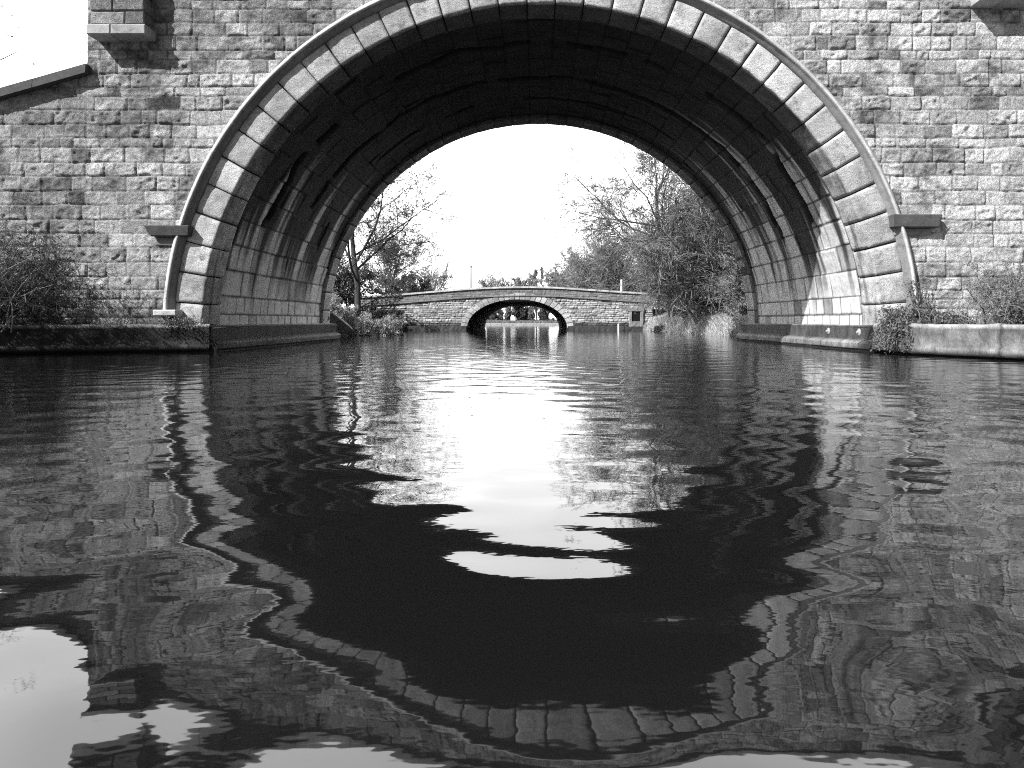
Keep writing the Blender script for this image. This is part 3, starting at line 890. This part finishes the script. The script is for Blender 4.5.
BUSHY = dict(seg=[5, 4, 4, 3], wander=[.12, .16, .2, .25], trop=[.03, .0, -.05, -.08], tap=[.3, .4, .4, .5], kids=[14, 8, 6], start=[.06, .1, .1], ang=[55, 45, 45], ratio=[.42, .5, .5], cone=[.6, .2, .1], rr=[.5, .6, .7])
def shore(label, px, h, seed, D=90, lt=(.05, .11)):
    o = tree('bushy_tree', label, gp(px, D), h, BUSHY, seed, leaf=9000, leafsize=.13, leaftone=lt, tone=.07, twigtone=.08, minr=.02, r0=.1, stems=3, spread=.14, split=1, trunkname='stems', ltrunk=.8)
    o.scale = (.75, .75, 1)
shore('dark bushy tree on the far shore at the left edge of the small arch', 490, 3.4, 40)
shore('dark bushy tree on the far shore in the middle of the small arch', 519, 3.9, 41)
shore('dark bushy tree on the far shore at the right edge of the small arch', 545, 2.9, 42)
shore('small grey bush on the far shore between the left and middle dark trees', 505, 1.7, 43, lt=(.12, .25))
shore('small grey bush on the far shore just right of the middle dark tree', 531, 1.5, 44, lt=(.12, .25))
# --- tree at the far left of the frame behind the wing wall
tree('bare_tree', 'bare tree whose twig tips just reach the upper left corner', (-23.8, 26, float(gz(-23.8, 26))), 11.5, BROAD, 45, leaf=800, leafsize=.06, leaftone=(.1, .2), tone=.12, twigtone=.3, r0=.2, minr=.0035)

# --- right bank: big spreading tree, smaller trees, thicket
WIL = dict(seg=[6, 7, 6, 5, 4], wander=[.08, .1, .12, .14, .16], trop=[.02, .05, -.02, -.05, -.07], tap=[.4, .3, .3, .4, .5],
           kids=[15, 11, 9, 7], start=[.15, .15, .12, .1], ang=[52, 40, 36, 34], ratio=[.9, .55, .55, .55], cone=[.3, .3, .25, .2], rr=[.45, .5, .5, .6])
tree('willow_tree', 'largest bare tree on the right bank with arching twigs, cut off by the arch', gp(690, 31), 10.6, WIL, 51, leaf=16000, leafsize=.03, leaftone=(.1, .26), tone=.11, twigtone=.2, r0=.15, minr=.0065, lean=(-.2, 0, 1))
THK = dict(seg=[6, 6, 5, 4], wander=[.1, .13, .16, .2], trop=[.03, .0, -.05, -.08], tap=[.3, .4, .4, .5], kids=[16, 11, 9], start=[.12, .08, .08], ang=[42, 36, 36], ratio=[.6, .58, .58], cone=[.45, .2, .1], rr=[.5, .6, .7])
def thick(label, px, D, h, seed, leaf=6000, lt=(.12, .32), tw=.24, stems=6, spread=.3, ls=.035, minr=.008):
    tree('thicket_tree', label, gp(px, D), h, THK, seed, leaf=leaf, leafsize=ls, leaftone=lt, tone=.09, twigtone=tw, r0=.06, stems=stems, spread=spread, split=1, minr=minr, ltrunk=.85, trunkname='stems')
thick('bushy tree in the middle of the right bank, lower left of the largest tree', 663, 42, 5.6, 61, minr=.009)
thick('tall twiggy tree squeezed against the far edge of the arch on the right', 740, 27.5, 6.0, 62)
thick('small rounded bushy tree at the left end of the right bank thicket', 600, 58, 7.2, 63, ls=.06, minr=.013, leaf=7000)
thick('lowest rounded bush left of the thicket, above the parapet', 573, 66, 6.3, 64, ls=.07, minr=.014, leaf=7000)
thick('bushy tree between the small rounded tree and the middle of the thicket', 632, 55, 8.2, 65, ls=.05, minr=.012)
thick('dense leaning thicket bush right behind the end of the small bridge', 678, 36, 4.2, 66)
thick('dense thicket bush hanging over the pale grass bank', 708, 29.5, 3.1, 67)
thick('dense thicket bush nearest the arch on the right bank', 740, 25.5, 2.7, 68)
thick('broad twiggy tree filling the gap behind the largest tree', 698, 40, 7.4, 69, ls=.045)
thick('twiggy tree behind the tall one at the arch edge', 730, 36, 7.4, 70, ls=.045)
thick('low dense bush far behind the largest tree on the right bank', 690, 46, 3.0, 75, leaf=9000, ls=.06)
thick('low dense bush far behind the arch-edge trees on the right bank', 735, 41, 3.2, 76, leaf=9000, ls=.06)
shrub('shrub', 'dark low shrub at the water below the thicket, beside the small bridge', gp(662, 35.5), .65, 25, leaf=4500, ls=.04, lt=(.03, .08), tw=.06)
shrub('shrub', 'dark low shrub at the water, left of the pale grass bank', gp(680, 31), .6, 26, leaf=4500, ls=.04, lt=(.03, .09), tw=.06)

# pale dead grass on the right bank, rough grass on the left bank: stuff
def grass(name, label, n_, fn, h, tone, seed, wd=.012):
    g = np.random.default_rng(seed)
    P = fn(g, n_)
    P = np.column_stack([P, gz(P[:, 0], P[:, 1])])
    lean = g.normal(size=(n_, 2)) * .45
    hh = h * g.uniform(.5, 1.2, n_)
    az = g.uniform(0, 6.28, n_); wx_ = np.cos(az) * wd; wy_ = np.sin(az) * wd
    mid = P + np.column_stack([lean * hh[:, None] * .35, hh * .6]); tip = P + np.column_stack([lean * hh[:, None], hh * .85])
    off = np.column_stack([wx_, wy_, np.zeros(n_)])
    V = np.stack([P - off, P + off, mid + off * .7, tip, mid - off * .7], 1).reshape(-1, 3)
    i = np.arange(n_)[:, None] * 5
    Fq = i + np.array([[0, 1, 2, 4]]); Ft = i + np.array([[4, 2, 3]])
    o = build(name, V, [Fq, Ft], M_LEAF, None, tone=np.repeat(g.uniform(*tone, n_), 5), kind='stuff')
    o['label'] = label; o['category'] = 'grass'
    return o
def rbank(g, n_):
    y = np.where(g.random(n_) < .75, g.uniform(19.6, 30.5, n_), g.uniform(30.5, 38.4, n_)); return np.column_stack([xr(y) + .12 + np.abs(g.normal(size=n_)) * .9, y])
grass('grass', 'pale dead grass hanging down the right bank to the water', 36000, rbank, .36, (.34, .66), 71)
def lbank(g, n_):
    y = g.uniform(19.6, 38, n_); return np.column_stack([xl(y) - .15 - np.abs(g.normal(size=n_)) * .8, y])
grass('grass', 'rough mixed grass along the left bank under the shrubs', 14000, lbank, .28, (.05, .22), 72)
def fbank(g, n_):
    y = g.uniform(82.6, 96, n_); return np.column_stack([g.uniform(-16, 14, n_), y])
grass('grass', 'short grass on the far shore beyond the small bridge', 14000, fbank, .3, (.1, .25), 73, .03)
def verge(g, n_):
    k = g.random(n_) < .5
    x = np.where(k, g.uniform(-13, -6.0, n_), g.uniform(6.1, 11, n_)); y = np.where(k, np.maximum(11.95 - .9 * g.random(n_) ** 1.2 * np.clip((-x - 6) / 2, 0.05, 1), 9.2), 11.95 - 2.0 * g.random(n_) ** 1.2)
    return np.column_stack([x, y])

# --- sloping stone edgings on the left bank
for (pa, pb, D0, lab) in (((333, 314), (352, 330), 23.5, 'nearer pale stone edging sloping into the water on the left bank'), ((352, 316), (368, 329), 27.5, 'farther pale stone edging sloping into the water under the hedge')):
    a = np.array(at(pa[0], pa[1], D0)); b = np.array(at(pb[0], pb[1], D0 + .6))
    mb = MB(); d = b - a; nn = np.array([d[2], 0, -d[0]]); nn /= np.linalg.norm(nn); up = nn if nn[2] > 0 else -nn
    tt_ = np.linspace(-.05, 1.0, 14)
    prof = [(-.12, -.2), (-.12, .02), (-.1, .04), (.1, .04), (.12, .02), (.12, -.2)]
    rows = []
    for (yo, uo) in prof:
        w_ = (fbm(tt_ * 5, np.full_like(tt_, yo * 9), 89) - .5) * .06
        rows.append(a + d * tt_[:, None] + np.array([0, 1, 0]) * yo + up * (uo + w_)[:, None])
    mb.add(np.array(rows), gridfaces(6, 14), .24)
    o = mb.build('stone_edging', M_CONC, None, origin=tuple(a)); tag(o, lab, 'edging', 'stone edgings on the left bank')

# --- bramble on the left ledge, shrub on the right ledge, ivy on the corner
BRM = dict(seg=[9, 6, 4, 3], wander=[.16, .22, .28, .3], trop=[-.07, -.10, -.12, -.1], tap=[.4, .4, .4, .5], kids=[9, 6, 4], start=[.12, .1, .1], ang=[45, 50, 50], ratio=[.42, .5, .5], cone=[.2, .2, .1], rr=[.6, .6, .7])
tree('bramble_bush', 'tangled dark bramble with pale arching canes on the left ledge', (-8.3, 11.05, .42), 2.0, BRM, 81, leaf=7000, leafsize=.013, leaftone=(.015, .06), tone=.3, twigtone=.06, r0=.009, stems=60, spread=.45, cat='bush', trunkname='canes', split=1, minr=.0022, ltrunk=1.0)
shrub('leafy_shrub', 'leafy grey shrub with pale bent stems on the right ledge at the frame edge', (7.05, 10.55, .43), 1.2, 82, stems=34, spread=.4, leaf=7000, ls=.018, lt=(.05, .24), tw=.24, minr=.003, r0=.012, spec=BRM, cat='bush')
# ivy hanging over the corner of the right ledge
iv = thing('ivy', 'clump of ivy tumbling over the corner of the right ledge beside the arch', 'ivy', (5.6, 11.2, .45))
g = np.random.default_rng(91)
stm, lv = MB(), MB()
cent = []
for k in range(190):
    x0 = g.uniform(5.40, 6.2); y0 = 11.55 - .4 * g.random() - .45 * max(0, x0 - 5.9)
    p = Vector((x0, y0, .46 + g.uniform(0, .12))); d = Vector((g.normal() * .7 - .15, -abs(g.normal()) * .7, abs(g.normal()) * .9)).normalized()
    pts = [p.copy()]
    for q in range(12):
        d = (d + Vector((g.normal() * .3 - .05, g.normal() * .3 - .05, g.normal() * .2 - .42))).normalized()
        p = p + d * g.uniform(.05, .09)
        fr = np.interp(p.x, [5.3, 5.40, 6.1, 7], [11.8, 10.95, 9.3, 8])
        if p.z > .47 or p.y < 10.9 or p.x < 5.36: pass
        else: p.z = max(p.z, .47)
        if p.z < .06: break
        pts.append(p.copy())
    if len(pts) > 2:
        stm.tube(pts, .008, .003, 4, .18 * g.uniform(.5, 1.3))
        for a, b in zip(pts[:-1], pts[1:]):
            for q in range(7):
                f = g.random(); c = a.lerp(b, f); cent.append((c.x + g.normal() * .03, c.y + g.normal() * .03, c.z + g.normal() * .03))
stm.build('stems', M_BARK, iv)
lv.leaves(np.array(cent), .022, g.uniform(.04, .2, len(cent)), r=g); lv.build('foliage', M_LEAF, iv)
sp_ = thing('wall_plant', 'upright leafy sprig growing against the wall above the ivy clump', 'plant', (6.0, 11.86, .5))
stm, lv = MB(), MB(); cent = []
# a taller sprig against the wall
for k in range(6):
    p = Vector((6.0 + g.normal() * .06, 11.86, .5)); d = Vector((g.normal() * .15, 0, 1))
    pts = [p.copy()]
    for q in range(7):
        d = (d + Vector((g.normal() * .2, g.normal() * .05, .05))).normalized(); p = p + d * .09; p.y = min(p.y, 11.9); pts.append(p.copy())
        for j in range(8): cent.append((p.x + g.normal() * .04, p.y + g.normal() * .03, p.z + g.normal() * .04))
    stm.tube(pts, .006, .003, 4, .16)
stm.build('stems', M_BARK, sp_)
lv.leaves(np.array(cent), .02, g.uniform(.04, .2, len(cent)), r=g); lv.build('foliage', M_LEAF, sp_)
# weeds at the foot of the left hood mould
wd = thing('weeds', 'small scrubby weeds at the foot of the arch on the left ledge', 'plant', (-5.8, 11.8, .44))
stm, lv = MB(), MB(); cent = []
for k in range(40):
    p = Vector((g.uniform(-6.15, -5.45), g.uniform(11.72, 11.9), .44)); d = Vector((g.normal() * .5, -abs(g.normal()) * .4, .6)).normalized(); pts = [p.copy()]
    for q in range(4):
        d = (d + Vector((g.normal() * .3, g.normal() * .2 - .05, g.normal() * .2 - .25))).normalized(); p = p + d * .05; pts.append(p.copy())
        for j in range(5): cent.append((p.x + g.normal() * .02, p.y + g.normal() * .02, p.z + g.normal() * .02))
    stm.tube(pts, .004, .002, 3, .15)
stm.build('stems', M_BARK, wd); lv.leaves(np.array(cent), .014, g.uniform(.06, .3, len(cent)), r=g); lv.build('foliage', M_LEAF, wd)

# ================================================================== THE SMALL BRIDGE
YA, YB = 39.0, 53.0
fb = thing('small_bridge', 'low humped stone bridge with a small segmental arch across the canal behind', 'bridge', (-1.05, YA, 0))
XC, FA, FBz, FZ = -1.04, 2.64, 1.52, .12
def ftop(x):
    return np.interp(x, [-20, -8.9, -7, -5, -3.5, -1.9, -.5, 1, 2.5, 4, 5.7, 20], [1.5, 1.80, 1.93, 2.10, 2.22, 2.29, 2.31, 2.28, 2.18, 2.08, 1.97, 1.5])
LAYF = layout(-.3, 2.6, -12, 9, [.09, .11, .12, .14], (.16, .42), 14)
xs = np.arange(-9.3, 6.1, .03); zs = np.arange(-.3, 2.4, .025)
X, Z = np.meshgrid(xs, zs)
H, T = masonry(X, Z, LAYF, 14, (.28, .55), mortar=.2, joint=.010, relief=.035, rock=.05, warp=.03, dark=.16)
tz = ftop(X)
hole_out = lambda x, z: np.where(z > FZ, ((x - XC) / (FA + .05)) ** 2 + ((z - FZ) / (FBz + .05)) ** 2 > 1, np.abs(x - XC) > FA + .05)
keep = (Z[:-1, :-1] < tz[:-1, :-1] - .05) & hole_out(X[:-1, :-1] + .015, Z[:-1, :-1] + .012)
str_z = ftop(X) - .47                       # string course below the parapet
par = sstep(Z - str_z, 0, .02)
T = np.where(par > .5, .17 + .25 * (T - .2), T) * (.75 + .5 * fbm(X * 1.4, Z * 2.5, 15, 4))
T = T * (1 - .75 * sstep(-Z, -.50, -.36))   # wet stained foot
H = H * (1 - .5 * par) + .02 * par
V = np.stack([X, YA - H, np.minimum(Z, tz)], -1).reshape(-1, 3)
V, Fc, T = compact(V, gridfaces(*X.shape, keep), T.reshape(-1))
build('wall', V, Fc, M_FAR, fb, tone=np.clip(T, .02, .6), smooth=True)
# coping and string course
def strip(name, off, th, y0, y1, tone, n_=40, xa=-9.35, xb=6.15):
    mb = MB(); xe = np.linspace(xa, xb, n_ + 1)
    for i in range(n_):
        slope_slab(mb, xe[i], float(ftop(xe[i])) + off, xe[i + 1], float(ftop(xe[i + 1])) + off, y0, y1, th, tone, 1)
    return mb.build(name, M_FAR, fb)
strip('coping', -.07, .09, YA - .10, YA + .4, .42)
strip('string_course', -.50, .05, YA - .09, YA + .1, .16)
strip('coping', -.07, .09, YB - .4, YB + .1, .4)
# barrel, deck, back wall
mb = MB()
th = np.linspace(math.pi, 0, 60)
bx = np.concatenate([[XC - FA], XC + FA * np.cos(th), [XC + FA]]); bz = np.concatenate([[-.5], FZ + FBz * np.sin(th), [-.5]])
rows = np.array([np.stack([bx, np.full_like(bx, y), bz], -1) for y in np.linspace(YA - .02, YB, 30)])
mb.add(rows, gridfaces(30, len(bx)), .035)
mb.build('vault', M_FAR, fb, smooth=True)
mb = MB()
xs = np.linspace(-9.3, 6.07, 90)
def strip2(za, zb, y, tone):
    mb.add(np.stack([np.stack([xs, np.full_like(xs, y), za], -1), np.stack([xs, np.full_like(xs, y), zb], -1)]), gridfaces(2, len(xs)), tone)
q = np.clip(1 - ((xs - XC) / FA) ** 2, 0, None)
strip2(np.where(np.abs(xs - XC) < FA, FZ + FBz * np.sqrt(q), -.5), ftop(xs) - .05, YB, .25)
strip2(ftop(xs) - .75, ftop(xs) - .05, YA + .35, .25); strip2(ftop(xs) - .75, ftop(xs) - .05, YB - .35, .25)
mb.add(np.stack([np.stack([xs, np.full_like(xs, YA + .35), ftop(xs) - .75], -1), np.stack([xs, np.full_like(xs, YB - .35), ftop(xs) - .75], -1)]), gridfaces(2, len(xs)), .15)
for xe in (-9.3, 6.07):
    mb.add([(xe, YA, -.5), (xe, YB, -.5), (xe, YB, float(ftop(xe)) - .05), (xe, YA, float(ftop(xe)) - .05)], np.array([(0, 1, 2, 3)]), .25)
mb.build('bridge_body', M_FAR, fb)
# voussoirs of the small arch
core_t = np.linspace(math.pi, 0, 80)
P = np.stack([np.stack([XC + (FA + o) * np.cos(core_t), np.full_like(core_t, y), FZ + (FBz + o) * np.sin(core_t)], -1) for o, y in ((.30, YA - .005), (.02, YA - .005), (.02, YA + .3))])
core = build('arch_ring', P, gridfaces(3, 80), M_FAR, fb, tone=np.full(240, .06))
rq = np.random.default_rng(77)
Lc = np.concatenate([[0], np.cumsum(np.hypot(np.diff(XC + FA * np.cos(core_t)), np.diff(FBz * np.sin(core_t))))])
NB = 25
for i in range(NB):
    t0, t1 = [np.interp(Lc[-1] * (i + e) / NB, Lc, core_t) for e in (.06, .94)]
    hgt = .30 + rq.uniform(-.03, .05); pr = .035 + rq.uniform(0, .02)
    V = []
    for tq in np.linspace(t0, t1, 5):
        for (o, y) in ((hgt, YA + .02), (hgt, YA - pr), (hgt * .5, YA - pr - .012), (0, YA - pr), (0, YA + .3)):
            V.append((XC + (FA + o) * math.cos(tq), y, FZ + (FBz + o) * math.sin(tq)))
    V = np.array(V)
    Fs = [gridfaces(5, 5), np.arange(5), np.arange(20, 25)[::-1]]
    build('voussoir', V, Fs, M_FAR, core, tone=np.full(25, rq.uniform(.25, .55)))
# footing along the water and the end pier with its drain, dark inside painted on
for xa_, xb_ in ((-9.0, XC - FA - .02), (XC + FA + .02, 4.6)):
    mb = MB(); mb.box(xa_, xb_, YA - .22, YA, -.4, .24, .05, rough=.03); mb.build('footing', M_CONC, fb)
mb = MB()
mb.box(4.86, 5.0, YA - .12, YA + .02, .2, 1.0, .27, rough=.03); mb.box(5.44, 5.6, YA - .12, YA + .02, .2, 1.0, .25, rough=.03)
mb.box(4.8, 5.66, YA - .13, YA + .02, 1.0, 1.2, .22, rough=.03); mb.box(4.99, 5.45, YA - .11, YA + .02, .2, .48, .2, rough=.03)
mb.box(4.6, 6.1, YA - .2, YA, -.4, .2, .05, rough=.04)
pier = mb.build('drain_surround', M_FAR, fb)
mb = MB(); mb.add([(4.95, YA - .075, .4), (5.47, YA - .075, .4), (5.47, YA - .075, 1.05), (4.95, YA - .075, 1.05)], np.array([(0, 1, 2, 3)]), .008)  # flat near-black sheet: shade inside the drain as plain colour
mb.build('drain_shade_panel', M_FAR, pier)
# white depth marker in the water at the end of the footing, white post on the bridge, lamp post
def post(name, label, cat, x, y, z0, z1, r, tone, cap=True):
    o = thing(name, label, cat, (x, y, z0))
    mb = MB(); mb.tube([(x, y, z0), (x, y, z1)], r, r * .95, 10, tone, True); mb.build('post', M_METAL, o)
    if cap:
        mb = MB(); mb.tube([(x, y, z1), (x, y, z1 + r * .5), (x, y, z1 + r * .9)], r * 1.15, r * .5, 10, tone * .9, True); mb.build('cap', M_METAL, o)
    return o
post('marker_post', 'white post standing behind the right parapet of the small bridge', 'post', at(621.5, 285, 39.6)[0], 39.6, 1.3, at(621, 280.5, 39.6)[2], .06, .75)
post('depth_marker', 'short white marker stake in the water beside the end pier of the small bridge', 'post', at(618.5, 326, 38.5)[0], 38.5, -.4, .32, .05, .7)
D = 62
lx, _, lz = at(471, 266, D)
lp = thing('lamp_post', 'thin grey lamp post beyond the small bridge, standing alone against the sky', 'lamp post', (lx, D, .9))
lz0 = .6
mb = MB(); mb.tube([(lx, D, lz0), (lx, D, lz0 + 1.2), (lx, D, lz - .2)], .085, .06, 8, .1, True); mb.build('pole', M_METAL, lp)
mb = MB(); mb.tube([(lx, D, lz - .22), (lx, D, lz - .1), (lx, D, lz + .02)], .06, .1, 8, .3, True); mb.build('lamp_head', M_METAL, lp)

# far shore: low pale wall
mb = MB()
for k in range(26):
    x0 = -17 + k * 1.2
    mb.box(x0 + .01, x0 + 1.19, 81.6, 82.1, -.6, .25, .36 * R.uniform(.9, 1.1), rough=.02)
o = mb.build('shore_wall', M_FAR, None, origin=(-1, 81.8, 0)); tag(o, 'long low pale wall along the far shore, seen through the small arch', 'wall')
sx = at(513, 318, 84)[0]
bd = thing('notice_board', 'small white board on the far shore seen through the small arch', 'board', (sx, 84, .2))
mb = MB(); mb.box(sx - .28, sx + .28, 83.97, 84.03, .55, 1.0, .7, rough=.002, bev=.01); mb.build('panel', M_METAL, bd)
mb = MB(); mb.tube([(sx - .2, 84.06, .1), (sx - .2, 84.06, .9)], .03, .03, 6, .3, True); mb.build('leg', M_METAL, bd)
mb = MB(); mb.tube([(sx + .2, 84.06, .1), (sx + .2, 84.06, .9)], .03, .03, 6, .3, True); mb.build('leg', M_METAL, bd)
